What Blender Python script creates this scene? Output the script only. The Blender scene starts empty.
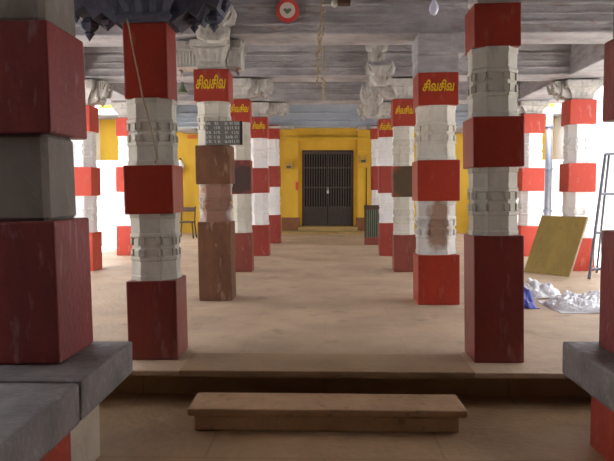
import bpy, bmesh, math, random
from mathutils import Vector, Matrix, noise
random.seed(7)
C = bpy.context.scene.collection
PI = math.pi
# ------------------------------------------------------------------ camera
F = 680.0; H = 1.2; CX, CY = 307.0, 230.5; VX, VY = 325.0, 192.0
P = math.atan((CY-VY)/F); YAW = math.atan((VX-CX)/F*math.cos(P))
cam = bpy.data.cameras.new('camera'); co = bpy.data.objects.new('camera', cam); C.objects.link(co)
cam.sensor_width = 36; cam.lens = F/614*36; cam.clip_start = .05; cam.clip_end = 200
co.location = (0, 0, H); co.rotation_euler = (PI/2-P, 0, YAW)
bpy.context.scene.camera = co
ROT = co.rotation_euler.to_matrix()
def ray(x, y): return ROT @ Vector(((x-CX)/F, -(y-CY)/F, -1))
def at(x, y, Y):
    r = ray(x, y); t = Y/r.y
    return Vector((r.x*t, Y, H+r.z*t))
def on(x, y, z=0.0):
    r = ray(x, y); t = (z-H)/r.z
    return Vector((r.x*t, r.y*t, z))
# ------------------------------------------------------------------ materials
def mat(name, col, col2=None, scale=3.0, amt=.5, rough=.8, bump=.15, fleck=None, fleck_amt=.0, streak=1.0,
        stain=None, spec=.3, fscale=14, metallic=0.0, dust=None, dust_z=.0):
    m = bpy.data.materials.new(name); m.use_nodes = True
    nt = m.node_tree; N = nt.nodes; L = nt.links; N.clear()
    out = N.new('ShaderNodeOutputMaterial'); b = N.new('ShaderNodeBsdfPrincipled')
    L.new(b.outputs[0], out.inputs[0])
    b.inputs['Roughness'].default_value = rough; b.inputs['Metallic'].default_value = metallic
    b.inputs['Specular IOR Level'].default_value = spec
    tc = N.new('ShaderNodeTexCoord'); mp = N.new('ShaderNodeMapping')
    mp.inputs['Scale'].default_value = (1, 1, 1/streak)
    L.new(tc.outputs['Object'], mp.inputs[0])
    n1 = N.new('ShaderNodeTexNoise'); n1.inputs['Scale'].default_value = scale; n1.inputs['Detail'].default_value = 7
    n1.inputs['Roughness'].default_value = .65
    L.new(mp.outputs[0], n1.inputs['Vector'])
    r1 = N.new('ShaderNodeValToRGB'); r1.color_ramp.elements[0].position = .35; r1.color_ramp.elements[1].position = .68
    L.new(n1.outputs[0], r1.inputs[0])
    if col2 is None: col2 = tuple(c*.6 for c in col)
    mx = N.new('ShaderNodeMix'); mx.data_type = 'RGBA'
    mx.inputs[6].default_value = (*col, 1); mx.inputs[7].default_value = (*col2, 1)
    ml = N.new('ShaderNodeMath'); ml.operation = 'MULTIPLY'; ml.inputs[1].default_value = amt
    L.new(r1.outputs[0], ml.inputs[0]); L.new(ml.outputs[0], mx.inputs[0])
    cur = mx.outputs[2]
    if fleck:
        n2 = N.new('ShaderNodeTexNoise'); n2.inputs['Scale'].default_value = fscale; n2.inputs['Detail'].default_value = 5
        L.new(mp.outputs[0], n2.inputs['Vector'])
        r2 = N.new('ShaderNodeValToRGB'); r2.color_ramp.elements[0].position = .60; r2.color_ramp.elements[1].position = .70
        L.new(n2.outputs[0], r2.inputs[0])
        k = N.new('ShaderNodeMath'); k.operation = 'MULTIPLY'; k.inputs[1].default_value = fleck_amt
        L.new(r2.outputs[0], k.inputs[0])
        m2 = N.new('ShaderNodeMix'); m2.data_type = 'RGBA'; m2.inputs[7].default_value = (*fleck, 1)
        L.new(k.outputs[0], m2.inputs[0]); L.new(cur, m2.inputs[6]); cur = m2.outputs[2]
    if stain:                       # (x,y,z, rx, rz, colour): a worn patch with its own outline
        sx, sy, sz, rx, rz, sc = stain
        mq = N.new('ShaderNodeMapping'); mq.inputs['Location'].default_value = (-sx/rx, -sy/rx, -sz/rz)
        mq.inputs['Scale'].default_value = (1/rx, 1/rx, 1/rz)
        L.new(tc.outputs['Object'], mq.inputs[0])
        ln = N.new('ShaderNodeVectorMath'); ln.operation = 'LENGTH'; L.new(mq.outputs[0], ln.inputs[0])
        ad = N.new('ShaderNodeMath'); ad.operation = 'MULTIPLY_ADD'; ad.inputs[1].default_value = 1.6
        n3 = N.new('ShaderNodeTexNoise'); n3.inputs['Scale'].default_value = 6; n3.inputs['Detail'].default_value = 6
        L.new(tc.outputs['Object'], n3.inputs['Vector'])
        L.new(n3.outputs[0], ad.inputs[0]); L.new(ln.outputs['Value'], ad.inputs[2])
        r3 = N.new('ShaderNodeValToRGB'); r3.color_ramp.elements[0].position = .0; r3.color_ramp.elements[1].position = 1
        mr = N.new('ShaderNodeMapRange'); mr.inputs['From Min'].default_value = 1.45; mr.inputs['From Max'].default_value = 1.9
        mr.inputs['To Min'].default_value = .92; mr.inputs['To Max'].default_value = 0
        L.new(ad.outputs[0], mr.inputs['Value'])
        m3 = N.new('ShaderNodeMix'); m3.data_type = 'RGBA'; m3.inputs[7].default_value = (*sc, 1)
        L.new(mr.outputs[0], m3.inputs[0]); L.new(cur, m3.inputs[6]); cur = m3.outputs[2]
        N.remove(r3)
    L.new(cur, b.inputs['Base Color'])
    if bump:
        nb = N.new('ShaderNodeTexNoise'); nb.inputs['Scale'].default_value = 22; nb.inputs['Detail'].default_value = 6
        L.new(tc.outputs['Object'], nb.inputs['Vector'])
        bp = N.new('ShaderNodeBump'); bp.inputs['Strength'].default_value = bump; bp.inputs['Distance'].default_value = .03
        L.new(nb.outputs[0], bp.inputs['Height']); L.new(bp.outputs[0], b.inputs['Normal'])
    return m
PALE = (.50, .45, .42)
M = {}
M['red'] = mat('red_paint', (.33, .026, .009), (.21, .017, .007), 4, .7, .42, .12, (.44, .20, .15), .2, 3, spec=.4)
M['red_bright'] = mat('red_paint_fresh', (.34, .028, .010), (.25, .02, .009), 4, .5, .5, .1, (.5, .3, .26), .2, 3, spec=.5)
M['red_lit'] = mat('red_paint_lit', (.50, .06, .035), (.40, .05, .03), 4, .5, .5, .1, (.6, .35, .3), .25, 3)  # outer pillars: daylight glare is lightened into the red itself
M['maroon'] = mat('maroon_paint', (.22, .024, .014), (.12, .016, .012), 4, .7, .42, .15, (.40, .24, .22), .3, 4, spec=.6)
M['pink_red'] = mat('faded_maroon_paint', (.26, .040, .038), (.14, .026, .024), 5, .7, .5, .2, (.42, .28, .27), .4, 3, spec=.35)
M['white'] = mat('whitewash', (.60, .57, .50), (.35, .33, .26), 4, .6, .85, .25, (.28, .24, .2), .35, 2)
M['white_lit'] = mat('whitewash_lit', (.78, .77, .76), (.6, .58, .57), 4, .5, .85, .2, (.4, .36, .33), .2, 2)  # whitewash brightened in its colour for the daylit outer and far pillars
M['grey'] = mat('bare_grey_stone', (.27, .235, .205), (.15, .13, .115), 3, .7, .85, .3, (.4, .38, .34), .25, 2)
M['brown'] = mat('peeled_brown_stone', (.19, .085, .045), (.10, .045, .025), 6, .85, .8, .35, (.36, .25, .18), .55, 3)
M['dull'] = mat('red_dull', (.30, .045, .03), (.20, .03, .022), 4, .6, .6, .2, (.42, .24, .2), .25, 3)
M['soot'] = mat('red_sooty', (.23, .055, .038), (.15, .035, .025), 4, .6, .7, .2, (.5, .34, .3), .3, 3)
M['beam'] = mat('beam_whitewash', (.42, .40, .41), (.20, .19, .20), 2.2, .85, .9, .35, (.24, .17, .14), .6, .3, fscale=4)
M['ceil'] = mat('ceiling_whitewash', (.42, .40, .42), (.22, .20, .21), 1.2, .8, .9, .3, (.2, .17, .15), .4, 1, fscale=4)
M['corbel'] = mat('corbel_whitewash', (.56, .54, .50), (.26, .24, .22), 6, .7, .9, .4, (.16, .13, .11), .5, 1.5)
M['beam_blue'] = mat('blue_grey_wash', (.36, .40, .45), (.24, .27, .31), 2, .7, .9, .25, (.25, .2, .17), .3, 1)
M['darkcorbel'] = mat('dark_blue_corbel', (.10, .105, .15), (.045, .045, .065), 6, .7, .7, .4)  # front left capital only, darker and bluer than the other capitals
M['yellow'] = mat('yellow_wall_paint', (.64, .385, .035), (.46, .27, .025), 1.8, .7, .7, .12, (.40, .2, .03), .3, 3, fscale=3)
M['dado'] = mat('brown_dado', (.22, .085, .035), (.14, .06, .03), 5, .7, .7, .2)
M['doorstep'] = mat('doorstep_stone', (.36, .24, .09), (.24, .16, .07), 4, .7, .8, .2)
M['iron'] = mat('dark_iron', (.085, .07, .06), (.05, .04, .035), 8, .6, .5, .1)
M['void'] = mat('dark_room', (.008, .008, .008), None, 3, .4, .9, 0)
M['slab'] = mat('platform_granite', (.24, .21, .20), (.11, .095, .09), 4, .75, .7, .4, (.36, .35, .36), .4, 1)
M['plinth_cream'] = mat('cream_lime_paint', (.50, .42, .33), (.36, .28, .2), 4, .6, .9, .3)
M['ply'] = mat('yellow_plywood', (.34, .235, .065), (.23, .165, .05), 5, .7, .6, .1, (.2, .13, .05), .4, 3)
M['steel'] = mat('grey_steel', (.16, .16, .19), (.1, .1, .12), 8, .5, .45, .05, metallic=.5)
M['plastic'] = mat('white_plastic_film', (.62, .60, .62), (.45, .43, .45), 8, .5, .35, .1, spec=.6)
M['blue'] = mat('blue_plastic', (.06, .07, .35), (.04, .04, .2), 8, .5, .4, .1)
M['black'] = mat('black_paint', (.02, .02, .022), None, 5, .5, .5, .05)
M['textyellow'] = mat('yellow_lettering', (.75, .50, .02), (.6, .38, .02), 20, .5, .6, 0)
M['signred'] = mat('sign_red', (.62, .07, .05), (.5, .06, .05), 6, .4, .5, 0)
M['signwhite'] = mat('sign_white', (.62, .57, .50), (.5, .46, .4), 8, .5, .6, 0)
M['chalk'] = mat('white_lettering', (.60, .60, .58), (.4, .4, .38), 20, .6, .8, 0)
M['board'] = mat('grey_board', (.17, .165, .15), (.11, .105, .1), 6, .6, .8, .05)
M['rope'] = mat('dry_rope', (.42, .34, .22), (.25, .19, .12), 20, .6, .9, .2)
M['wood'] = mat('dark_wood', (.08, .045, .03), (.05, .03, .02), 8, .6, .6, .15)
M['pvc'] = mat('yellowed_conduit', (.45, .28, .06), None, 8, .5, .6, 0)
M['courtwall'] = mat('courtyard_whitewash', (.85, .85, .86), (.78, .78, .8), 2, .5, .9, .05)
M['greenish'] = mat('green_grey_paint', (.16, .19, .12), (.1, .12, .08), 8, .6, .6, .1)
M['orange'] = mat('orange_enamel', (.65, .16, .04), None, 8, .3, .5, 0)

def floor_mat(name, col, col2, joint, bw, bh, dirt):
    m = mat(name, col, col2, 1.3, .8, .62, .25, dirt, .5, 1, fscale=3.2)
    nt = m.node_tree; N = nt.nodes; L = nt.links
    b = [n for n in N if n.type == 'BSDF_PRINCIPLED'][0]
    src = b.inputs['Base Color'].links[0].from_socket
    tc = [n for n in N if n.type == 'TEX_COORD'][0]
    br = N.new('ShaderNodeTexBrick'); br.inputs['Scale'].default_value = 1
    br.inputs['Brick Width'].default_value = bw; br.inputs['Row Height'].default_value = bh
    br.inputs['Mortar Size'].default_value = .012; br.inputs['Mortar Smooth'].default_value = .6
    br.inputs['Color1'].default_value = (1, 1, 1, 1); br.inputs['Color2'].default_value = (.96, .96, .96, 1)
    br.inputs['Mortar'].default_value = (*joint, 1)
    L.new(tc.outputs['Object'], br.inputs['Vector'])
    mx = N.new('ShaderNodeMix'); mx.data_type = 'RGBA'; mx.blend_type = 'MULTIPLY'; mx.inputs[0].default_value = 1
    L.new(src, mx.inputs[6]); L.new(br.outputs[0], mx.inputs[7]); L.new(mx.outputs[2], b.inputs['Base Color'])
    return m
M['floor'] = floor_mat('floor_stone', (.50, .36, .245), (.32, .225, .15), (.93, .92, .91), 1.25, .8, (.22, .16, .12))
M['ground'] = floor_mat('ground_stone', (.46, .29, .155), (.25, .155, .085), (.8, .78, .75), 1.3, .9, (.5, .36, .2))
M['edge'] = mat('edge_stone', (.34, .225, .13), (.24, .15, .085), 2, .7, .5, .25, (.38, .3, .22), .3, 1, fscale=4)
M['court'] = mat('courtyard_ground', (.72, .70, .67), (.6, .58, .55), 1, .5, .9, .1)
M['step'] = mat('step_stone', (.50, .31, .17), (.30, .18, .10), 3, .7, .7, .3, (.1, .06, .04), .5, 1)

# ------------------------------------------------------------------ mesh helpers
def new(): return bmesh.new()
def box(bm, x0, x1, y0, y1, z0, z1, bev=0.0, mi=0, seg=2):
    r = bmesh.ops.create_cube(bm, size=1)
    vs = r['verts']
    for v in vs:
        v.co = Vector(((x0+x1)/2+v.co.x*(x1-x0), (y0+y1)/2+v.co.y*(y1-y0), (z0+z1)/2+v.co.z*(z1-z0)))
    es = list({e for v in vs for e in v.link_edges})
    for f in {f for v in vs for f in v.link_faces}: f.material_index = mi
    if bev > 0:
        bmesh.ops.bevel(bm, geom=es, offset=bev, segments=seg, affect='EDGES', profile=.6)
def loft(bm, rings, close=True):
    R = [[bm.verts.new(p) for p in ring] for ring in rings]
    n = len(rings[0])
    for a, b in zip(R, R[1:]):
        for i in range(n):
            j = (i+1) % n
            bm.faces.new((a[i], a[j], b[j], b[i]))
    if close:
        bm.faces.new(list(reversed(R[0]))); bm.faces.new(R[-1])
def octa(hw, c, z):
    k = hw*c
    return [Vector(p) for p in ((hw, -k, z), (hw, k, z), (k, hw, z), (-k, hw, z), (-hw, k, z), (-hw, -k, z), (-k, -hw, z), (k, -hw, z))]
def tube(bm, pts, r, n=8):
    pts = [Vector(p) for p in pts]
    rs = r if isinstance(r, (list, tuple)) else [r]*len(pts)
    up = None; rings = []
    for i, p in enumerate(pts):
        t = (pts[min(i+1, len(pts)-1)]-pts[max(i-1, 0)]).normalized()
        if up is None: up = t.orthogonal().normalized()
        a = (up-t*up.dot(t)).normalized(); up = a; b = t.cross(a)
        rings.append([p+(a*math.cos(2*PI*k/n)+b*math.sin(2*PI*k/n))*rs[i] for k in range(n)])
    loft(bm, rings)
def lathe(bm, c, prof, n=16, axis='Z'):
    rings = []
    for r, h in prof:
        ring = []
        for k in range(n):
            a = 2*PI*k/n
            q = Vector((r*math.cos(a), r*math.sin(a), h))
            if axis == 'Y': q = Vector((q.x, h, q.y))
            ring.append(Vector(c)+q)
        rings.append(ring)
    loft(bm, rings)
def prism(bm, poly, y0, y1, bev=0):          # poly in XZ, extruded along Y
    a = [Vector((x, y0, z)) for x, z in poly]; b = [Vector((x, y1, z)) for x, z in poly]
    loft(bm, [a, b])
def rough(bm, amp, sc=3.0, seed=0):
    for v in bm.verts:
        n = noise.noise_vector((v.co+Vector((seed*7.3, seed*1.7, seed*3.1)))*sc)
        v.co += n*amp
def obj(name, bm, m, parent=None, smooth=False):
    bmesh.ops.recalc_face_normals(bm, faces=bm.faces)
    me = bpy.data.meshes.new(name); bm.to_mesh(me); bm.free()
    ms = m if isinstance(m, (list, tuple)) else [m]
    for q in ms: me.materials.append(q)
    if smooth:
        for p in me.polygons: p.use_smooth = True
    o = bpy.data.objects.new(name, me); C.objects.link(o)
    if parent: o.parent = parent
    return o
def tag(o, label, cat, group=None):
    o['label'] = label; o['category'] = cat
    if group: o['group'] = group
    return o
def thing(name, label, cat, loc=(0, 0, 0), group=None):
    o = bpy.data.objects.new(name, None); C.objects.link(o); o.location = loc
    o.empty_display_size = .1
    return tag(o, label, cat, group)
def struct(name, bm, m, parent=None):
    o = obj(name, bm, m, parent)
    if parent is None: o['kind'] = 'structure'
    return o
def setorigin(o, p):
    p = Vector(p)
    o.data.transform(Matrix.Translation(-p)); o.location = p
    return o

# ------------------------------------------------------------------ setting
NEAR0 = 2.3; HALL0 = 4.49; BACK = 19.9; WX = 6.6; EDGE = 4.45; GZ = -.24; CEIL = 3.42
bm = new(); box(bm, -EDGE, EDGE, HALL0, BACK, -.04, 0, .01); struct('floor', bm, M['floor'])
bm = new(); box(bm, -.98, 1.0, HALL0-.012, 4.98, -.041, .006, .008); struct('trim_floor_edge', bm, M['edge'])
bm = new(); box(bm, -EDGE+.1, EDGE-.1, HALL0+.28, BACK, GZ, -.04); struct('trim_plinth', bm, M['ground'])
bm = new(); box(bm, -5.2, 5.2, -3.2, HALL0+.28, GZ-.2, GZ); struct('floor_lower', bm, M['ground'])
for s, nm in ((-1, 'left'), (1, 'right')):
    bm = new()
    a, b = sorted((s*(EDGE-.1), s*(WX+.3))); box(bm, a, b, HALL0+.28, BACK+.3, GZ-.2, GZ); a, b = sorted((s*5.2, s*(WX+.3))); box(bm, a, b, NEAR0, HALL0+.28, GZ-.2, GZ); struct('ground_courtyard_'+nm, bm, M['court'])
    bm = new(); a, b = sorted((s*WX, s*(WX+.3))); box(bm, a, b, NEAR0, BACK+.3, GZ, 4.2); struct('wall_'+nm, bm, M['courtwall'])
    bm = new(); a, b = sorted((s*(EDGE+.1), s*WX)); box(bm, a, b, 18.3, 18.6, GZ, 2.05, .02); struct('wall_court_end_'+nm, bm, M['courtwall'])
    bm = new(); a, b = sorted((s*(EDGE+.26), s*WX)); box(bm, a, b, 18.75, BACK, 3.32, 3.5, .01); struct('ceiling_court_end_'+nm, bm, M['beam'])  # roof strip added to shade the outer yellow wall from the sky
    bm = new(); a, b = sorted((s*5.0, s*5.2)); box(bm, a, b, -3.2, NEAR0, GZ, CEIL); struct('wall_near_'+nm, bm, M['white'])
    bm = new(); a, b = sorted((s*5.2, s*WX)); box(bm, a, b, NEAR0-.3, NEAR0, GZ, CEIL); struct('wall_return_'+nm, bm, M['courtwall'])
bm = new(); box(bm, -5.2, 5.2, -3.4, -3.2, GZ, CEIL); struct('wall_rear', bm, M['grey'])
bm = new(); box(bm, -5.2, 5.2, -3.4, 4.5, CEIL, CEIL+.25); box(bm, -EDGE-.25, EDGE+.25, 4.5, BACK, CEIL, CEIL+.25); struct('ceiling', bm, M['ceil'])

ROW = [4.86, 7.42, 10.2, 12.75, 16.0]
# back wall with door opening
DL, DR = at(302, 200, BACK).x, at(353.5, 200, BACK).x
DT = at(325, 150, BACK).z; DB = at(325, 226, BACK).z
bm = new()
box(bm, -WX, DL, BACK, BACK+.3, GZ, 4.2); box(bm, DR, WX, BACK, BACK+.3, GZ, 4.2)
box(bm, DL, DR, BACK, BACK+.3, DT, 4.2); box(bm, DL, DR, BACK, BACK+.3, GZ, DB)
struct('wall_back', bm, M['yellow'])
# yellow surround: pilasters + lintel around door
PL, PR = at(283, 200, BACK-.12).x, at(370, 200, BACK-.12).x
bm = new()
box(bm, PL, DL-.1, BACK-.12, BACK, .45, 3.0, .01); box(bm, DR+.1, PR, BACK-.12, BACK, .45, 3.0, .01)
box(bm, PL-.05, PR+.05, BACK-.16, BACK, DT+.28, DT+.36, .01)
struct('trim_door_surround', bm, M['yellow'])
bm = new()
box(bm, PL-.04, DL-.07, BACK-.2, BACK, 0, .46, .015); box(bm, DR+.07, PR+.04, BACK-.2, BACK, 0, .46, .015)
struct('trim_door_base', bm, M['dado'])
bm = new(); box(bm, -EDGE, PL-.05, BACK-.05, BACK, 0, .42); box(bm, PR+.05, EDGE, BACK-.05, BACK, 0, .42); struct('baseboard_back', bm, M['yellow'])
bm = new(); box(bm, PL-.05, PR+.05, 19.05, BACK-.2, 0, .09, .012); box(bm, DL-.1, DR+.1, 19.4, BACK-.0, .09, DB, .012); struct('trim_doorstep', bm, M['doorstep'])
# dark passage behind the gate
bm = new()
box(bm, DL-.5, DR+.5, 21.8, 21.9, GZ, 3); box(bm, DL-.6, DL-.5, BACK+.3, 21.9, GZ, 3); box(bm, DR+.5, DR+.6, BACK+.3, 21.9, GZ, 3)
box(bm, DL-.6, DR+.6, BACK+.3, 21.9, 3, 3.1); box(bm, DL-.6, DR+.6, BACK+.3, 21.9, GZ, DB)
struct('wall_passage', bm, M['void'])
# the double gate
g = bpy.data.objects.new('door_1', None); C.objects.link(g); g.location = ((DL+DR)/2, BACK+.06, DB); g['kind'] = 'structure'
g['label'] = 'dark barred double gate with a padlock in the yellow wall'
W = DR-DL; HT = DT-DB
bm = new()
box(bm, -W/2, -W/2+.05, -.05, .05, 0, HT, .008); box(bm, W/2-.05, W/2, -.05, .05, 0, HT, .008); box(bm, -W/2, W/2, -.05, .05, HT-.07, HT, .008)
obj('door_frame', bm, M['wood'], g)
for s in (-1, 1):
    bm = new()
    a, b = sorted((s*.012, s*(W/2-.055)))
    for z in (.02, HT*.24, HT*.5, HT*.76, HT-.115): box(bm, a, b, -.018, .018, z, z+.04, .004)
    n = 9
    for i in range(n+1):
        x = a+.014+(b-a-.028)*i/n
        box(bm, x-.016, x+.016, -.014, .014, .02, HT-.075, .004)
    lf = obj('door_leaf', bm, M['iron'], g)
    bm = new(); box(bm, a+.01, b-.01, .022, .03, .04, HT*.24); obj('kick_plate', bm, M['iron'], lf)
bm = new(); box(bm, -.03, .035, -.05, -.02, HT*.43, HT*.47, .006); tube(bm, [(-.018, -.035, HT*.47), (-.018, -.035, HT*.50), (.0, -.035, HT*.515), (.02, -.035, HT*.50), (.02, -.035, HT*.47)], .006)
pk = obj('padlock', bm, M['plastic'], g); pk['label'] = 'pale padlock'
# transverse beams on the pillar rows
def beam(Y, zb, zt, d=.52, x=EDGE+.1, mould=True, m=None):
    bm = new(); box(bm, -x, x, Y-.02, Y+d, zb, zt, .02)
    if mould:
        box(bm, -x+.002, x-.002, Y-.07, Y-.02, zt-.16, zt-.002, .012)
        box(bm, -x+.002, x-.002, Y-.045, Y-.02, zb+.10, zb+.135, .01)
        box(bm, -x+.002, x-.002, Y-.04, Y-.02, zb+.20, zb+.22, .006)
        box(bm, -x+.002, x-.002, Y-.055, Y-.02, zb+.30, zb+.33, .008)
        box(bm, -x+.002, x-.002, Y-.04, Y-.02, zb+.004, zb+.03, .006)
    rough(bm, .006, 2)
    struct('ceiling_beam', bm, m or M['beam'])
beam(ROW[0]-.05, 2.87, CEIL)
beam(ROW[1]-.05, 2.87, CEIL)
beam(ROW[2]-.05, 2.90, CEIL)
beam(ROW[3]-.05, 2.88, CEIL)
beam(ROW[4]-.05, 2.72, CEIL, .4, m=M['beam_blue'])
beam(1.2, 2.95, CEIL, .5, 4.98)
for s, nm in ((-1, 'left'), (1, 'right')):
    bm = new(); a, b = sorted((s*3.56, s*4.12)); box(bm, a, b, 5.3, BACK, 2.9, CEIL-.004, .02); struct('ceiling_beam_'+nm, bm, M['beam'])
    bm = new()
    a = s*(EDGE+.26); b_ = s*(EDGE+.6)
    prism(bm, [(a, CEIL+.02), (a, CEIL+.25), (b_, CEIL+.06), (b_, CEIL-.06)], 4.55, 18.74); struct('trim_eave_'+nm, bm, M['courtwall'])

# ------------------------------------------------------------------ raised side platforms in front
def platform(s, X, y_end, lab):
    X0 = s*X; xo = s*4.98; a, b = sorted((X0, xo))
    bm = new()
    box(bm, a, b, 3.32, y_end, .05, .26, .02); rough(bm, .006, 4, 1)
    struct('trim_platform_slab', bm, M['slab'])
    bm = new()
    box(bm, a, b, -1.2, 3.295, .05, .258, .02); rough(bm, .006, 4, 2)
    struct('trim_platform_slab', bm, M['slab'])
    # striped plinth below
    x1 = X0+s*.015; a, b = sorted((x1, xo)); y = y_end-(.62 if s < 0 else .45); i = 0
    bm = new()
    while y > -1.2:
        w = .42 if i % 2 == 0 else .36
        mi = (1 if i % 2 == 0 else 0) if s < 0 else (0 if i % 2 == 0 else 1)
        y0 = max(y-w, -1.2); box(bm, a, b, y0, y, GZ, .045, 0, mi); y = y0; i += 1
    struct('trim_platform_plinth', bm, [M['red_bright'], M['plinth_cream']])
platform(-1, 1.215, 4.24, 'left')
platform(1, 1.50, 4.30, 'right')

# ------------------------------------------------------------------ text
def tamil(body, h, m, parent, loc, width=None, shear=.25, name='lettering'):
    cu = bpy.data.curves.new('t', 'FONT'); cu.body = body; cu.size = 1; cu.extrude = .02; cu.shear = shear; cu.offset = .022
    to = bpy.data.objects.new('t', cu); C.objects.link(to)
    bpy.context.view_layer.update()
    me = bpy.data.meshes.new_from_object(to.evaluated_get(bpy.context.evaluated_depsgraph_get()))
    bpy.data.objects.remove(to); bpy.data.curves.remove(cu)
    xs = [v.co.x for v in me.vertices]; ys = [v.co.y for v in me.vertices]
    w = max(xs)-min(xs); hh = max(ys)-min(ys); cx = (max(xs)+min(xs))/2; cy = (max(ys)+min(ys))/2
    sx = (width/w) if width else h/hh; sy = h/hh
    for v in me.vertices:
        v.co = Vector(((v.co.x-cx)*sx, -v.co.z*.15, (v.co.y-cy)*sy))+Vector(loc)
    me.name = name; me.materials.clear(); me.materials.append(m)
    o = bpy.data.objects.new(name, me); C.objects.link(o); o.parent = parent
    return o
SIVA = '\u0b9a\u0bbf\u0bb5\u0b9a\u0bbf\u0bb5'

# ------------------------------------------------------------------ pillars
def carved_shaft(z0, z1, hw):
    bm = new(); h = z1-z0; c = .46
    st = [(0, 1.0), (.07, 1.0), (.085, .965), (.29, .955), (.31, 1.0), (.35, 1.0), (.365, .95), (.485, .95), (.49, .92), (.51, .92), (.515, .95), (.635, .95), (.65, 1.0), (.69, 1.0), (.71, .955), (.915, .965), (.93, 1.0), (1, 1.0)]
    loft(bm, [octa(hw*k, c, z0+h*t) for t, k in st])
    return bm
def belt(bm, z0, z1, hw):
    h = z1-z0; zc = (z0+z1)/2
    pts = octa(hw*.95, .46, 0)
    for i in range(8):
        p, q = pts[i], pts[(i+1) % 8]
        n = Vector(((p+q).x, (p+q).y, 0)).normalized(); t = (q-p).normalized(); L = (q-p).length
        for k in (.13, .87):
            for up in (-1, 1):
                c = p+t*L*k+n*.0; zc2 = zc+up*h*.088; a = h*.06; r = L*.10
                ring = lambda z, rr, o: [Vector((c.x, c.y, z))+t*x*rr+n*y for x, y in ((-1, -.004), (1, -.004), (.8, o), (-.8, o))]
                loft(bm, [ring(zc2-a, r*.8, .002), ring(zc2-a*.7, r, hw*.07), ring(zc2+a*.7, r, hw*.07), ring(zc2+a, r*.8, .002)])
    return bm
def bell(bm, cx, cy, z0, z1, w0, w1, dy=None, horn=.25):
    """flared square capital with upturned petal corners and fluted sides"""
    dy = dy or 1.0; n = 8; rings = []; h = z1-z0
    for t in (0, .12, .2, .35, .5, .65, .8, .92, 1.0):
        k = w0+(w1-w0)*(t**1.8)
        if .1 < t < .22: k *= 1.12
        ring = []
        for side in range(4):
            for i in range(n):
                u = -1+2*i/n
                fl = 1-.05*(i % 2)*(1 if t > .25 else 0)
                e = abs(u)**3
                x, y = (u, -1) if side == 0 else (1, u) if side == 1 else (-u, 1) if side == 2 else (-1, -u)
                r = k*fl*(1+.10*e*t)
                ring.append(Vector((cx+x*r, cy+y*r*dy, z0+h*t-(h*horn*(1-e) if t == 1.0 else 0)*.6)))
        rings.append(ring)
    loft(bm, rings)
def pendant(bm, x, y, z, r, h, n=8):
    lathe(bm, (x, y, z), [(r*.35, 0), (r*.6, -h*.1), (r, -h*.3), (r*.85, -h*.5), (r*.4, -h*.62), (r*.55, -h*.7), (r*.2, -h*.88), (.002, -h)], n)
def spike(bm, a, b, r):
    tube(bm, [a, (Vector(a)+Vector(b))/2+Vector((0, 0, -.012)), b], [r, r*.7, .003], 6)

def pillar(label, X, Y, wid, zs, top, mats, shaft_k=.97, text=None, beam_z=2.87, lean=.013, arm=None, group=None, ring_belts=True, blk=(1, 1, 1), dep=None, square_shaft=False):
    """X = outer-left edge of the front face, Y = front face; zs = z of band limits bottom to top"""
    hw = wid/2; hd = (dep or wid)/2
    root = thing('stone_pillar', label, 'pillar', (X+hw, Y+hd, zs[0]), group); root['kind'] = 'thing'
    z = [q-zs[0] for q in zs]
    Z = lambda i: z[i]
    def blockp(name, a, b, k, m, sd):
        bm = new(); box(bm, -hw*k, hw*k, -hd*k, hd*k, a, b, .012)
        if sd is not None: rough(bm, .004, 5, sd)
        o = obj(name, bm, m, root); return o
    sd = abs(hash(round(X*10)))%17
    blockp('base_block', 0, z[1], blk[0], mats[0], sd)
    for i, (a, b, m) in enumerate(((z[1], z[2], mats[1]), (z[3], z[4], mats[3]))):
        nm = 'lower_shaft' if i == 0 else 'upper_shaft'
        if square_shaft:
            bm = new(); box(bm, -hw*shaft_k, hw*shaft_k, -hd*shaft_k, hd*shaft_k, a-.005, b+.005, .02); rough(bm, .004, 5, sd+1)
            obj(nm, bm, m, root)
        else:
            o = obj(nm, belt(carved_shaft(a-.003, b+.003, hw*shaft_k), a, b, hw*shaft_k), m, root)
    blockp('middle_block', z[2], z[3], blk[1], mats[2], sd+2)
    tb = blockp('top_block', z[4], z[5], blk[2], mats[4], None)
    if text:
        tw, th = text[0], text[1]
        tamil(text[3] if len(text) > 3 else SIVA, th, M['textyellow'], tb, (text[2], -hd*blk[2]-.002, z[4]+(z[5]-z[4])*.60), tw)
    if top: top(root, hw, z[5], beam_z-zs[0])
    root.rotation_euler.y = -lean
    return root

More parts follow.
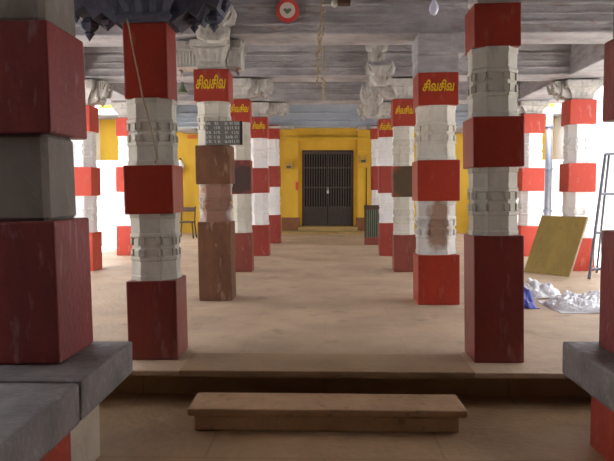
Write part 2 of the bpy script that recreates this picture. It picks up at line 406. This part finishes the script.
def capital(dirs=(1,), m=None, reach=.34, spread=None, tiers=1, w1=None):
    m = m or M['corbel']
    def f(root, hw, z0, z1):
        h = z1-z0
        bm = new()
        bell(bm, 0, 0, z0-.002, z0+h*.72, hw*.72, (w1 or hw*1.25), horn=.35)
        c = obj('capital', bm, m, root)
        bm = new(); w = (w1 or hw*1.25)
        box(bm, -w*1.05, w*1.05, -w*1.05, w*1.05, z0+h*.62, z1-.004, .012); obj('abacus', bm, m, c)
        for s in dirs:
            bm = new(); zt = z1-.004; d = hw*.62; x0 = s*hw*.5; X1 = s*(hw+reach)
            k = h
            poly = [(x0, zt), (X1, zt), (X1+s*.02, zt-.10*k), (X1-s*.03, zt-.28*k), (X1+s*.015, zt-.40*k), (X1-s*.05, zt-.72*k), (X1-s*reach*.42, zt-.60*k), (X1-s*reach*.5, zt-.74*k), (X1-s*reach*.72, zt-.86*k), (x0, zt-.95*k)]
            prism(bm, poly, -d, d)
            for j in range(5):      # fluting on both cheeks
                xx = s*(hw+.03)+s*(reach-.06)*j/4
                for y in (-d, d): tube(bm, [(xx, y, zt-.03*k), (xx, y, zt-.34*k)], .014, 6)
            a = obj('corbel_arm', bm, m, c)
            bm = new(); pendant(bm, X1-s*.07, 0, zt-.62*k, .06, .42*k); obj('lotus_bud', bm, m, a, smooth=True)
            for yy in (-d, d):
                bm = new(); spike(bm, (X1-s*.01, yy, zt-.62*k), (X1+s*.06, yy*1.1-.02, zt-.01), .036); obj('leaf_scroll', bm, m, a, smooth=True)
                bm = new(); spike(bm, (X1-s*reach*.6, yy*1.05, zt-.7*k), (X1-s*reach*.5, yy*1.25, zt-.12*k), .032); obj('leaf_scroll', bm, m, a, smooth=True)
    return f

def zz(rows, Y, x): return [0]+[at(x, r, Y).z for r in rows]
# ---- inner rows. rows are the pixel heights of the band limits, from the base block's top upwards
w, wo, r, rb, mr = M['white'], M['white_lit'], M['red'], M['red_bright'], M['maroon']
def leftp(label, xl, xr, yb, rows, **k):
    Y = on((xl+xr)/2, yb).y; a = at(xl, yb, Y).x; b = at(xr, yb, Y).x
    return pillar(label, a, Y, b-a, zz(rows, Y, (xl+xr)/2), **k), Y
def dark_capital(root, hw, z0, z1):
    m = M['darkcorbel']; h = z1-z0
    bm = new(); bell(bm, 0, 0, z0-.002, z0+.2, hw*1.0, hw*1.5, horn=0)
    c = obj('capital', bm, m, root); c['label'] = 'black-blue capital with hanging lotus buds'
    bm = new(); box(bm, -hw*1.6, hw*1.6, -hw*1.3, hw*1.3, z0+.17, z1-.004, .015); obj('abacus', bm, m, c)
    for s in (-1, 1):
        bm = new(); reach = .34 if s < 0 else .36; X1 = s*(hw+reach)
        zb = z0+.02
        poly = [(s*hw*.6, z1-.01), (X1, z1-.01), (X1+s*.03, zb+.16), (X1-s*.02, zb+.06), (X1-s*.10, zb+.10), (X1-s*.16, zb-.0), (X1-s*.22, zb+.05), (s*hw*1.15, zb-.03), (s*hw*.6, zb+.05)]
        prism(bm, poly, -hw*1.0, hw*.9)
        a = obj('corbel_arm', bm, m, c)
        for dx, dz, rr, hh in (((.0, .13, .05, .12), (.09, .05, .075, .17), (.22, .05, .05, .10)) if s < 0 else ((-.02, .16, .05, .10), (.06, .07, .07, .15), (.20, .05, .06, .13))):
            bm = new(); pendant(bm, X1-s*dx, -hw*.3, zb+dz, rr, hh, 6); obj('lotus_bud', bm, m, a)
def fluted_capital(root, hw, z0, z1):
    m = M['corbel']; h = z1-z0; bm = new()
    bell(bm, 0, 0, z0-.002, z0+h*.8, hw*.75, hw*1.15, horn=.3); box(bm, -hw*1.2, hw*1.2, -hw*1.2, hw*1.2, z0+h*.75, z1-.004, .012)
    c = obj('capital', bm, m, root)
    for s, reach in ((-1, .42), (1, .33)):
        bm = new(); d = hw*.8; a, b = sorted((s*hw*.6, s*reach)); box(bm, a, b, -d, d, z0+.03, z1-.006, .015)
        for k in range(7):
            x = s*(hw*.95+(reach-hw*.95)*(k+.5)/7)
            for y in (-d, d): tube(bm, [(x, y, z0+.035), (x, y, z0+h*.62)], .011, 6)
        box(bm, a, b, -d-.02, d+.02, z0+h*.66, z0+h*.74, .006)
        arm = obj('corbel_arm', bm, m, c)
        for y in (-d, d): bm = new(); spike(bm, (s*(reach-.03), y, z1-.15), (s*(reach+.05), y*1.1, z1-.02), .03); obj('leaf_scroll', bm, m, arm)
        bm = new(); pendant(bm, s*(reach-.05), 0, z0+.04, .04, .1); obj('lotus_bud', bm, m, arm)
def plain_capital(root, hw, z0, z1):
    bm = new(); box(bm, -hw*1.02, hw*1.02, -hw*1.02, hw*1.02, z0-.002, z0+(z1-z0)*.45, .012)
    c = obj('capital', bm, M['beam'], root)
    bm = new(); box(bm, -hw*1.04, hw*1.3, -hw*1.2, hw*1.2, z0+(z1-z0)*.45, z1-.004, .02); obj('abacus', bm, M['beam'], c)
PIL = {}
PIL['L1'] = leftp('red and white carved pillar under a black-blue capital, front left beside the stone step', 129.5, 177.5, 360,
    [281, 214, 165, 98, 21.5], top=dark_capital, mats=(mr, w, r, w, r), blk=(1.04, 1.02, .90), beam_z=2.85, lean=.017)
PIL['R1'] = leftp('red and white carved pillar with plain unlettered top, front right beside the stone step', 475, 523, 363,
    [236, 167, 116, 46, 2], top=capital(()), mats=(mr, w, r, w, r), blk=(1.04, 1.06, .96), lean=.018)
wst = mat('whitewash_rubbed_brown', (.6, .58, .55), (.4, .38, .35), 4, .6, .85, .25, (.28, .24, .2), .35, 2, stain=(.03, -.18, 1.0, .24, .6, (.24, .11, .07)))
wst2 = mat('whitewash_rubbed_tan', (.6, .58, .55), (.4, .38, .35), 4, .6, .85, .25, (.28, .24, .2), .35, 2, stain=(.0, -.20, .85, .14, .34, (.26, .15, .10)))
PIL['L2'] = leftp('peeling brown stone pillar with lettered red top, second on left of aisle', 199, 232, 301,
    [222, 184, 145, 101, 69], top=fluted_capital, mats=(M['brown'], wst, M['brown'], w, M['red_bright']),
    text=(.325, .15, 0), blk=(1.0, 1.04, 1.04), beam_z=2.85)
PIL['R2'] = leftp('red and white carved pillar with clear yellow lettering, second on right of aisle', 419, 459, 305,
    [255, 201, 160, 105, 72], top=plain_capital, mats=(r, wst2, r, w, M['red']),
    text=(.33, .12, -.0), blk=(1.04, 1.06, 1.0), beam_z=2.85)
st1 = mat('sooty_red_left', (.36, .07, .05), (.26, .05, .04), 4, .6, .7, .2, (.5, .34, .3), .3, 3, stain=(0, -.18, 1.38, .24, .30, (.035, .03, .025)))
st2 = mat('sooty_red_right', (.30, .06, .04), (.2, .05, .04), 4, .6, .7, .2, (.4, .3, .2), .3, 3, stain=(.04, -.18, 1.35, .30, .40, (.055, .045, .02)))
PIL['L3'] = leftp('pillar with a sooty dark patch on its red middle, third on left of aisle', 233, 252, 272,
    [233, 194, 160, 122, 99], top=capital((1,), reach=.30), mats=(M['soot'], w, st1, w, rb), text=(.27, .12, 0), blk=(1.02, 1.04, 1.06), beam_z=2.88)
PIL['R3'] = leftp('pillar with a dark olive soot patch on its middle, third on right of aisle', 394.5, 416, 272,
    [235, 197, 166, 126, 99], top=capital((-1,), reach=.34), mats=(M['soot'], w, st2, w, rb), text=(.27, .12, .0), blk=(1.02, 1.04, 1.06), beam_z=2.88)
PIL['L4'] = leftp('slim-looking red and white pillar with small yellow lettering, fourth on left of aisle', 250, 269, 256,
    [225, 193, 168, 138, 117], top=capital((1,), reach=.36), mats=(M['dull'], wo, M['dull'], wo, rb), text=(.24, .13, .03), blk=(1.02, 1.04, 1.04), beam_z=2.86)
PIL['R4'] = leftp('red and white pillar mostly behind the sooty one, fourth on right of aisle', 380, 398, 256,
    [223, 193, 166, 137, 119], top=capital((-1,), reach=.34), mats=(M['dull'], wo, M['dull'], wo, rb), text=(.24, .13, -.04), blk=(1.02, 1.04, 1.04), beam_z=2.86)
PIL['L5'] = leftp('farthest red and white pillar on the left, nearest the yellow gate wall', 266, 280.5, 243.5,
    [215, 187, 166, 139, 125], top=capital((1,), reach=.30), mats=(M['dull'], wo, M['dull'], wo, rb), blk=(1.02, 1.04, 1.04), beam_z=2.68)
PIL['R5'] = leftp('farthest red and white pillar on the right, behind the barred stand', 372.5, 387, 243.5,
    [215, 190, 166, 139, 125], top=capital((-1,), reach=.30), mats=(M['dull'], wo, M['dull'], wo, rb), blk=(1.02, 1.04, 1.04), beam_z=2.68)
# ---- outer rows
ro = M['red_lit']
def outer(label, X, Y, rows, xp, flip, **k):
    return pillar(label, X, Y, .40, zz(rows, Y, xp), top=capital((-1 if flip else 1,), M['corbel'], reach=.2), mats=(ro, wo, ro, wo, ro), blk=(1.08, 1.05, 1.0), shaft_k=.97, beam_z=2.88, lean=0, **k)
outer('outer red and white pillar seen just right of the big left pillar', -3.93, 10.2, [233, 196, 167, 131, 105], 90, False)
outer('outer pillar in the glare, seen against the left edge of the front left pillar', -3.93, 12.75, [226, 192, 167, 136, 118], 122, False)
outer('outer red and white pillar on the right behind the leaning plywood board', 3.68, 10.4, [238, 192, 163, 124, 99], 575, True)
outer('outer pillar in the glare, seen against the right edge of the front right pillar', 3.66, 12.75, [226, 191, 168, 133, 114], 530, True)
# ---- the two big near pillars on the side platforms
def near2(label, s, X, Y, rows, xp):
    """square pillar: base block, one long grey shaft, red block, grey neck and capital"""
    hw = .27; zs = [.26]+[at(xp, q, Y).z for q in rows]; z = [q-.26 for q in zs]
    root = thing('stone_pillar', label, 'pillar', (X+hw, Y+hw, .26)); root.rotation_euler.y = -.02 if s < 0 else 0; root['kind'] = 'thing'
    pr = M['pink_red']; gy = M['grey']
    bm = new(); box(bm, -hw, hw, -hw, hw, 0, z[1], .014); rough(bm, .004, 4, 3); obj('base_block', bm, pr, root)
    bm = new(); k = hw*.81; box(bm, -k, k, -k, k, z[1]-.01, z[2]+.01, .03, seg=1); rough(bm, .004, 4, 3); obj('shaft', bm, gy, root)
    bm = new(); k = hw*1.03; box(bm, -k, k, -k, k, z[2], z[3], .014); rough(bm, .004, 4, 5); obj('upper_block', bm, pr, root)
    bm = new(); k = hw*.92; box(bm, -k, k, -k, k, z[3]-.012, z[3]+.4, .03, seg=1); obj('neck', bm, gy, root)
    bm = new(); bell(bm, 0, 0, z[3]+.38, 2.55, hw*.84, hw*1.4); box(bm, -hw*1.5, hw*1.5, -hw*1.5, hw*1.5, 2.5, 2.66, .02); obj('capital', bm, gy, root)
near2('big dim square pillar with maroon and grey bands on the left stone platform', -1, at(60, 369, 3.61).x-.54, 3.61, [222, 133, 20], 60)
near2('big maroon and grey square pillar cut off by the right edge, on the right platform', 1, at(598, 348, 4.16).x, 3.62, [235, 112, 20], 610)

# extra carved bracket on the third right pillar's beam
Y3 = ROW[2]-.35
def bracket(label, x0, x1, y0, y1, YF):
    hw = (at(x1, y0, YF).x-at(x0, y0, YF).x)/2; Y = YF-hw*.95
    a = at(x0, y1, Y); b = at(x1, y0, Y); cx = (a.x+b.x)/2; z0, z1 = a.z, b.z
    t = thing('carved_bracket', label, 'bracket', (cx, YF, z0)); h = z1-z0; c = -hw*.95
    bm = new()
    bell(bm, 0, c, 0, h*.84, hw*.4, hw*.78, dy=.8, horn=.4)
    obj('bracket_body', bm, M['corbel'], t)
    for s in (-1, 1):
        bm = new()
        tube(bm, [(s*hw*.5, c-hw*.4, h*.4), (s*hw*.85, c-hw*.5, h*.5), (s*hw*.97, c-hw*.5, h*.72), (s*hw*.86, c-hw*.5, h*1.0)], [.03, .04, .028, .006], 8)
        tube(bm, [(s*hw*.3, c-hw*.4, h*.02), (s*hw*.62, c-hw*.5, h*.1), (s*hw*.7, c-hw*.5, h*.3), (s*hw*.5, c-hw*.5, h*.42)], [.02, .035, .025, .006], 8)
        obj('scroll', bm, M['corbel'], t, smooth=True)
    bm = new(); box(bm, -hw*.5, hw*.5, c, .075, h*.25, h*.7, .01); obj('tenon', bm, M['corbel'], t)
bracket('whitewashed carved bracket on the beam, highest above the right pillar row', 366, 386, 38, 62, ROW[2]-.125)
bracket('whitewashed carved bracket on the beam, just below the highest one', 366, 393, 61, 86, ROW[2]-.10)
bracket('pale carved crest on the beam above the peeling brown pillar', 194, 236, 8, 42, ROW[1]-.125)
bracket('whitewashed carved bracket, lowest of three above the right pillar row', 361, 382, 85, 118, ROW[3]-.125)

# ------------------------------------------------------------------ stone step
sf = on(187, 408.5, -.10); sr = on(466, 408.5, -.10)
bm = new(); box(bm, sf.x, sr.x, sf.y, sf.y+.34, -.15, -.10, .01); rough(bm, .005, 4, 9)
ztop = -.10
t = thing('stone_step', 'long low stone step below the raised floor edge', 'step', ((sf.x+sr.x)/2, sf.y+.17, GZ))
hwx = (sr.x-sf.x)/2
bm.free(); bm = new(); box(bm, -hwx, hwx, -.17, .17, ztop-GZ-.045, ztop-GZ, .012); rough(bm, .005, 4, 9); obj('tread', bm, M['step'], t)
bm = new(); box(bm, -hwx+.04, hwx-.05, -.163, .16, 0, ztop-GZ-.045, .012); rough(bm, .008, 4, 4); obj('riser', bm, M['step'], t)

# ------------------------------------------------------------------ things on beams and pillars
def at_thing(name, label, cat, p, group=None): return thing(name, label, cat, p, group)
# round sign on the second beam
p = at(287.5, 10.5, ROW[1]-.13); rr = 11/F*ROW[1]
t = thing('round_sign', 'round red-rimmed white sign on the beam above the aisle', 'sign', p)
bm = new(); lathe(bm, (0, 0, 0), [(rr, .06), (rr, 0), (rr*.97, -.012), (rr*.66, -.012)], 32, 'Y'); obj('rim', bm, M['signred'], t)
bm = new(); lathe(bm, (0, -.013, 0), [(rr*.68, .004), (rr*.68, -.003)], 32, 'Y'); obj('sign_face', bm, M['signwhite'], t)
bm = new()
pts = [(0, -.42), (.2, -.28), (.46, -.02), (.44, .12), (.25, .2), (.06, .1), (-.06, .1), (-.25, .2), (-.46, .12), (-.42, -.04), (-.2, -.28)]
prism(bm, [(x*rr*.8, z*rr*.8) for x, z in pts], -.022, -.016); obj('dark_motif', bm, M['greenish'], t)
# hanging garland in the aisle
top = at(321, -8, 6.6); 
def garland(label, pix, Y, r, grp=None):
    p0 = at(pix[0][0], pix[0][1], Y)
    P_ = [at(x, y, Y+.03*math.sin(i))-p0 for i, (x, y) in enumerate(pix)]
    P_[0] = Vector((P_[1].x, P_[1].y if len(P_) > 9 else P_[0].y, CEIL+.01-p0.z))
    t = thing('dried_garland', label, 'garland', p0)
    bm = new(); tube(bm, P_, r*.35, 6); obj('string', bm, M['rope'], t)
    bm = new()
    for i in range(len(P_)-1):
        for j in range(4):
            q = P_[i].lerp(P_[i+1], j/4); a = random.uniform(0, 6.28)
            d = Vector((math.cos(a), math.sin(a), -1.2)).normalized()*r*random.uniform(1.6, 3)
            tube(bm, [q, q+d*.5, q+d], [r*.4, r*.8, .001], 5)
    obj('dry_leaves', bm, M['rope'], t)
garland('long dried leaf garland hanging from the ceiling over the aisle', [(322, -28), (321, 2), (322, 12), (320, 25), (319, 38), (320, 44), (317, 55), (317, 70), (317, 84)], 7.2, .019)
garland('short second strand of dried garland tangled beside the long one', [(324, -28), (325, 20), (323, 30), (320, 45), (322, 52)], 7.25, .012)
garland('small dark strand dangling lower beneath the long garland', [(322, 47), (323, 78), (324, 88), (323, 101)], 9.9, .026)
# ceiling fittings
p = at(344, 3, 6.3)
t = thing('light_fitting', 'brown and white lamp fitting at the top of the view, above the aisle', 'lamp', p)
bm = new(); box(bm, -.06, .06, -.05, .05, -.02, .03, .012); obj('fitting_body', bm, M['wood'], t)
bm = new(); lathe(bm, (-.085, 0, 0), [(.01, -.04), (.028, -.02), (.03, .01), (.015, .03)], 12); obj('lamp_glass', bm, M['signwhite'], t, True)
bm = new(); tube(bm, [(0, 0, .02), (0, 0, CEIL+.01-p.z)], .008); obj('rod', bm, M['steel'], t)
p = at(434, 6, 6.2)
t = thing('hanging_bulb', 'pale glass bulb hanging at the top, between the two right pillars', 'lamp', p)
bm = new(); lathe(bm, (0, 0, 0), [(.004, -.085), (.025, -.07), (.042, -.035), (.04, 0), (.02, .04), (.018, .07), (.002, .075)], 16)
bg = mat('bulb_glass', (.62, .64, .85), (.55, .56, .7), 8, .4, .25, 0, spec=.7); obj('glass', bm, bg, t, True)
bm = new(); lathe(bm, (0, 0, 0), [(.02, .06), (.022, .12), (.005, .13)], 12); obj('socket', bm, M['black'], t)
bm = new(); tube(bm, [(0, 0, .12), (0, 0, CEIL-p.z)], .005); obj('cord', bm, M['black'], t)
# cable down the front left pillar
Yc = PIL['L1'][1]-.022
pix = [(127, 19), (130, 32), (134, 55), (139, 78), (143, 99), (147, 112), (151, 128), (154, 143), (157, 158), (155, 163)]
p0 = at(127, 19, Yc)
bm = new(); tube(bm, [at(x, y, Yc-.003)-p0 for x, y in pix], .006, 6); o = obj('hanging_cable', bm, M['rope'], None, True); o.location = p0
tag(o, 'thin pale cable hanging slantwise down the front left pillar', 'cable')
# notice board
Yb = PIL['L2'][1]-.022
a = at(206, 145, Yb); b = at(242, 121, Yb); cw = b.x-a.x; chh = b.z-a.z
t = thing('notice_board', 'grey notice board of white writing on the peeling brown pillar', 'sign', ((a.x+b.x)/2, Yb, a.z))
bm = new(); box(bm, -cw/2, cw/2, -.012, .008, 0, chh, .003); PANEL = bm
bm = new(); box(bm, cw/2-.02, cw/2+.004, -.018, .008, 0, chh, .003); obj('edge_strip', bm, M['black'], t)
bm = PANEL; old = set(bm.faces)
for rI in range(5):
    for cI, (x0, n) in enumerate(((.03, 3), (.24, 4), (.54, 5), (.80, 3))):
        for q in range(n):
            if random.random() < .12: continue
            gx = -cw/2+cw*(x0+q*.045); gz = chh*(.90-rI*.19); s = chh*.055; st = random.randint(0, 3)
            gp = [[(0, 1), (0, -1), (1, -1)], [(0, 1), (1, 1), (1, -1)], [(1, 1), (0, 0), (1, -1)], [(0, -1), (0, 1), (1, 0), (1, -1)]][st]
            tube(bm, [(gx+u*s*.6, -.0135, gz+v*s) for u, v in gp], .0042, 4)
for f_ in bm.faces:
    if f_ not in old: f_.material_index = 1
obj('panel', bm, [M['board'], M['chalk']], t)
# small dark conical lamp shade seen left of the brown pillar
p = at(182.5, 93, 9.6)
t = thing('conical_lamp', 'small dark conical lampshade hanging left of the peeling brown pillar', 'lamp', p)
bm = new(); lathe(bm, (0, 0, 0), [(.075, 0), (.068, .01), (.028, .10), (.012, .15), (.004, .16)], 16); obj('shade', bm, M['greenish'], t)
bm = new(); tube(bm, [(0, 0, .15), (0, 0, CEIL-p.z)], .005); obj('cord', bm, M['signwhite'], t)

# ------------------------------------------------------------------ things on the back wall
def wall_lamp(label, x, y, s):
    p = at(x, y, BACK-.14)
    t = thing('wall_lamp', label, 'lamp', p)
    bm = new(); box(bm, -.12, .12, .0, .02, -.22, .26, .01); obj('back_plate', bm, M['yellow'], t)
    bm = new(); box(bm, -.11, .11, -.14, .0, -.10, .12, .02); obj('lamp_housing', bm, M['pvc'], t)
    bm = new(); box(bm, -.06, .07, -.15, -.13, -.07, .0, .008); obj('dark_glass', bm, M['iron'], t)
    bm = new(); prism(bm, [(-.14, .10), (.14, .10), (.11, .15), (-.11, .15)], -.17, .0); obj('hood', bm, M['yellow'], t)
wall_lamp('yellow wall lamp on the left of the barred gate', 289, 166, -1)
wall_lamp('yellow wall lamp on the right of the barred gate, above a pipe', 363, 160, 1)
p = at(366.5, 168, BACK-.15)
bm = new(); tube(bm, [(0, 0, 0), (0, 0, -1.25), (.02, 0, -1.55)], .014); o = obj('wall_pipe', bm, M['wood']); o.location = p
tag(o, 'thin dark vertical pipe right of the gate on the yellow wall', 'pipe')
p = at(297, 186, BACK-.125)
bm = new(); box(bm, -.04, .04, -.03, .0, -.12, .12, .008); o = obj('switch_box', bm, M['signred']); o.location = p
tag(o, 'small narrow red switch box on the yellow wall left of gate', 'box')
# barred stand right of the gate
p = Vector((at(372, 240, 15.55).x, 15.55, 0))
t = thing('barred_stand', 'small stand with greenish bars and dark top, right of the gate', 'stand', p)
bm = new(); box(bm, -.17, .17, -.15, .15, 0, .17, .012); o = obj('plinth', bm, M['soot'], t); o['label'] = 'dull red plinth'
bm = new()
for sx in (-1, 1):
    for sy in (-1, 1): box(bm, sx*.155-.015, sx*.155+.015, sy*.135-.015, sy*.135+.015, .17, .82)
obj('frame', bm, M['wood'], t)
bm = new(); box(bm, -.18, .18, -.16, .16, .80, .90, .01); obj('top_panel', bm, M['wood'], t)
for i in range(6):
    bm = new(); x = -.12+i*.048; box(bm, x-.012, x+.012, -.14, -.125, .17, .81, .003); obj('bar', bm, M['greenish'], t)
bm = new(); box(bm, -.14, .14, .12, .13, .17, .8); obj('back_panel', bm, M['black'], t)
# small white lamp and orange box on the yellow wall, seen between the left pillars
p = at(181, 166, BACK-.05)
t = thing('globe_lamp', 'small white globe lamp on yellow wall between the two front left pillars', 'lamp', p)
bm = new(); lathe(bm, (0, -.12, 0), [(.002, -.17), (.07, -.14), (.105, -.07), (.11, 0), (.09, .08), (.04, .15), (.03, .17)], 16); obj('globe', bm, M['courtwall'], t, True)
bm = new(); tube(bm, [(0, .05, .2), (0, -.1, .22), (0, -.12, .16)], .015); obj('arm', bm, M['black'], t)
p = at(192, 137, BACK-.0)
bm = new(); box(bm, -.13, .13, -.05, .0, -.05, .05, .01); o = obj('wall_box', bm, M['orange']); o.location = p
tag(o, 'small orange box high on the yellow wall left of peeling brown pillar', 'box')
p = Vector((at(549, 150, 18.12).x, 18.12, GZ))
t = thing('drain_pipe', 'blue-grey drain pipe in the glare beyond the outer right pillars', 'pipe', p)
bm = new(); tube(bm, [(0, 0, 0), (0, 0, 3.57)], .09, 12); obj('pipe', bm, M['steel'], t, True)
for z in (.9, 2.0, 3.1):
    bm = new(); tube(bm, [(0, 0, z), (0, 0, z+.08)], .11, 12); obj('collar', bm, M['steel'], t, True)
# wooden chair between the left pillars, far back
p = on(187, 238)
t = thing('wooden_chair', 'dark wooden chair far back, between the two front left pillars', 'chair', p)
bm = new(); box(bm, -.2, .2, -.2, .2, .40, .44, .01); obj('seat', bm, M['wood'], t)
for sx in (-1, 1):
    for sy in (-1, 1):
        bm = new(); tube(bm, [(sx*.21, sy*.21, 0), (sx*.17, sy*.17, .41)], .02, 8); obj('leg', bm, M['wood'], t)
bm = new()
for sx in (-1, 1): tube(bm, [(sx*.17, .17, .42), (sx*.18, .24, .82)], .018, 8)
box(bm, -.18, .18, .2, .23, .68, .8, .008); obj('backrest', bm, M['wood'], t)

# ------------------------------------------------------------------ right side clutter
# leaning plywood board
BL = Vector(on(524, 272)); BR = Vector(on(569, 277))
u = (BR-BL); up = Vector((.33, .19, .84)); up -= u.normalized()*up.dot(u.normalized())*.35
n = u.cross(up).normalized()*.016
t = thing('plywood_board', 'yellow-brown plywood board leaning by the outer right pillar', 'board', (0, 0, 0))
t.location = (BL+BR)/2; o0 = Vector(t.location)
bm = new(); q = [BL, BR, BR+up, BL+up]
loft(bm, [[v-o0-n*.5 for v in q], [v-o0+n*.5 for v in q]])
bmesh.ops.subdivide_edges(bm, edges=bm.edges[:], cuts=2, use_grid_fill=True); obj('panel', bm, M['ply'], t)
bm = new(); tube(bm, [BR-o0-n*.9, BR-o0+up-n*.9], .013, 6); e = obj('edge_batten', bm, M['plinth_cream'], t)
# stepladder
f1 = on(589, 279); t1 = at(605.5, 154, f1.y+.15)
d = t1-f1
t = thing('metal_stepladder', 'grey metal stepladder standing at the right edge by the glare', 'ladder', f1)
Wd = .62
for nm, off in (('rail', Vector((0, 0, 0))), ('rail', Vector((Wd, .0, 0)))):
    bm = new(); tube(bm, [off, off+Vector((d.x*(1 if off.x == 0 else -.4), d.y, d.z))], .022, 8); obj(nm, bm, M['steel'], t)
for k in (.37, .68, 1.0, .08):
    a = d*k; b = Vector((Wd-d.x*.4*k, d.y*k, d.z*k))
    bm = new(); tube(bm, [a, b], .02, 8); obj('rung', bm, M['steel'], t)
for off in (Vector((.40, .75, 0)), Vector((Wd-.02, .75, 0))):
    bm = new(); e = Vector((d.x+.05 if off.x < .5 else Wd-d.x*.4, d.y, d.z)); tube(bm, [off, e], .018, 8); obj('rear_leg', bm, M['steel'], t)
# plastic sheets
def crumple(name, label, cat, x0, x1, y0, y1, h, m, seed, nx=34, ny=22, group=None):
    bm = new(); cx, cy = (x0+x1)/2, (y0+y1)/2; g_ = []
    for j in range(ny+1):
        row = []
        for i in range(nx+1):
            u, v = i/nx*2-1, j/ny*2-1
            p = Vector((u*(x1-x0)/2, v*(y1-y0)/2, 0))
            q = p*5+Vector((seed*5.1, seed*2.3, 0))
            edge = max(0, 1-(u*u+v*v)**1.3*.9)
            z = (noise.noise(q*.8)*.5+.5)*.9+abs(noise.noise(q*2.0))*.45+abs(noise.noise(q*5))*.12
            p.z = .006+h*edge*z
            k = 1-.18*noise.noise(Vector((math.atan2(v, u)*2, seed, 0)))-.12*max(abs(u), abs(v))**6
            row.append(bm.verts.new(Vector((p.x*k, p.y*k, p.z))))
        g_.append(row)
    for j in range(ny):
        for i in range(nx): bm.faces.new((g_[j][i], g_[j][i+1], g_[j+1][i+1], g_[j+1][i]))
    r_ = bmesh.ops.extrude_face_region(bm, geom=bm.faces[:])
    for v in [e for e in r_['geom'] if isinstance(e, bmesh.types.BMVert)]: v.co.z -= .005
    o = obj(name, bm, m); o.location = (cx, cy, 0.001); return tag(o, label, cat)
pa = on(545, 313); pb = on(600, 290)
crumple('plastic_sheet', 'crumpled white plastic sheet spread on the floor at right', 'plastic sheet', 2.27, 3.3, 6.68, 7.55, .20, M['plastic'], 1, 44, 30)
crumple('plastic_bag', 'crumpled pale plastic bag behind the blue one, next to front right pillar', 'plastic bag', 2.22, 2.75, 7.62, 8.35, .24, M['plastic'], 5)
crumple('blue_plastic_bag', 'small blue plastic bag on the floor behind the front right pillar', 'plastic bag', 1.93, 2.22, 6.95, 7.5, .24, M['blue'], 9, 20, 16)

# ------------------------------------------------------------------ light
wd = bpy.data.worlds.new('world'); bpy.context.scene.world = wd; wd.use_nodes = True
bgn = wd.node_tree.nodes['Background']; bgn.inputs[0].default_value = (.86, .93, 1, 1); bgn.inputs[1].default_value = 6.0
sun = bpy.data.lights.new('sun', 'SUN'); sun.energy = 14; sun.angle = .02; sun.color = (1, .95, .86)
so = bpy.data.objects.new('sun', sun); C.objects.link(so); so.rotation_euler = (math.radians(-10), 0, math.radians(4))
sc = bpy.context.scene
sc.view_settings.view_transform = 'Standard'; sc.view_settings.look = 'None'; sc.view_settings.gamma = 1
sc.view_settings.use_curve_mapping = False; sc.view_settings.exposure = 0.76
sc.cycles.use_denoising = True
sc.cycles.max_bounces = 12; sc.cycles.diffuse_bounces = 8

for o in C.objects:
    if o.parent or 'label' not in o: continue
    n = o.name.split('.')[0]
    if n == 'stone_pillar': o['group'] = 'banded stone pillars of the hall'
    if n == 'carved_bracket': o['group'] = 'carved brackets on the beams'
    if n == 'dried_garland': o['group'] = 'dried garlands hanging over the aisle'
    if n == 'wall_lamp': o['group'] = 'yellow wall lamps beside the gate'
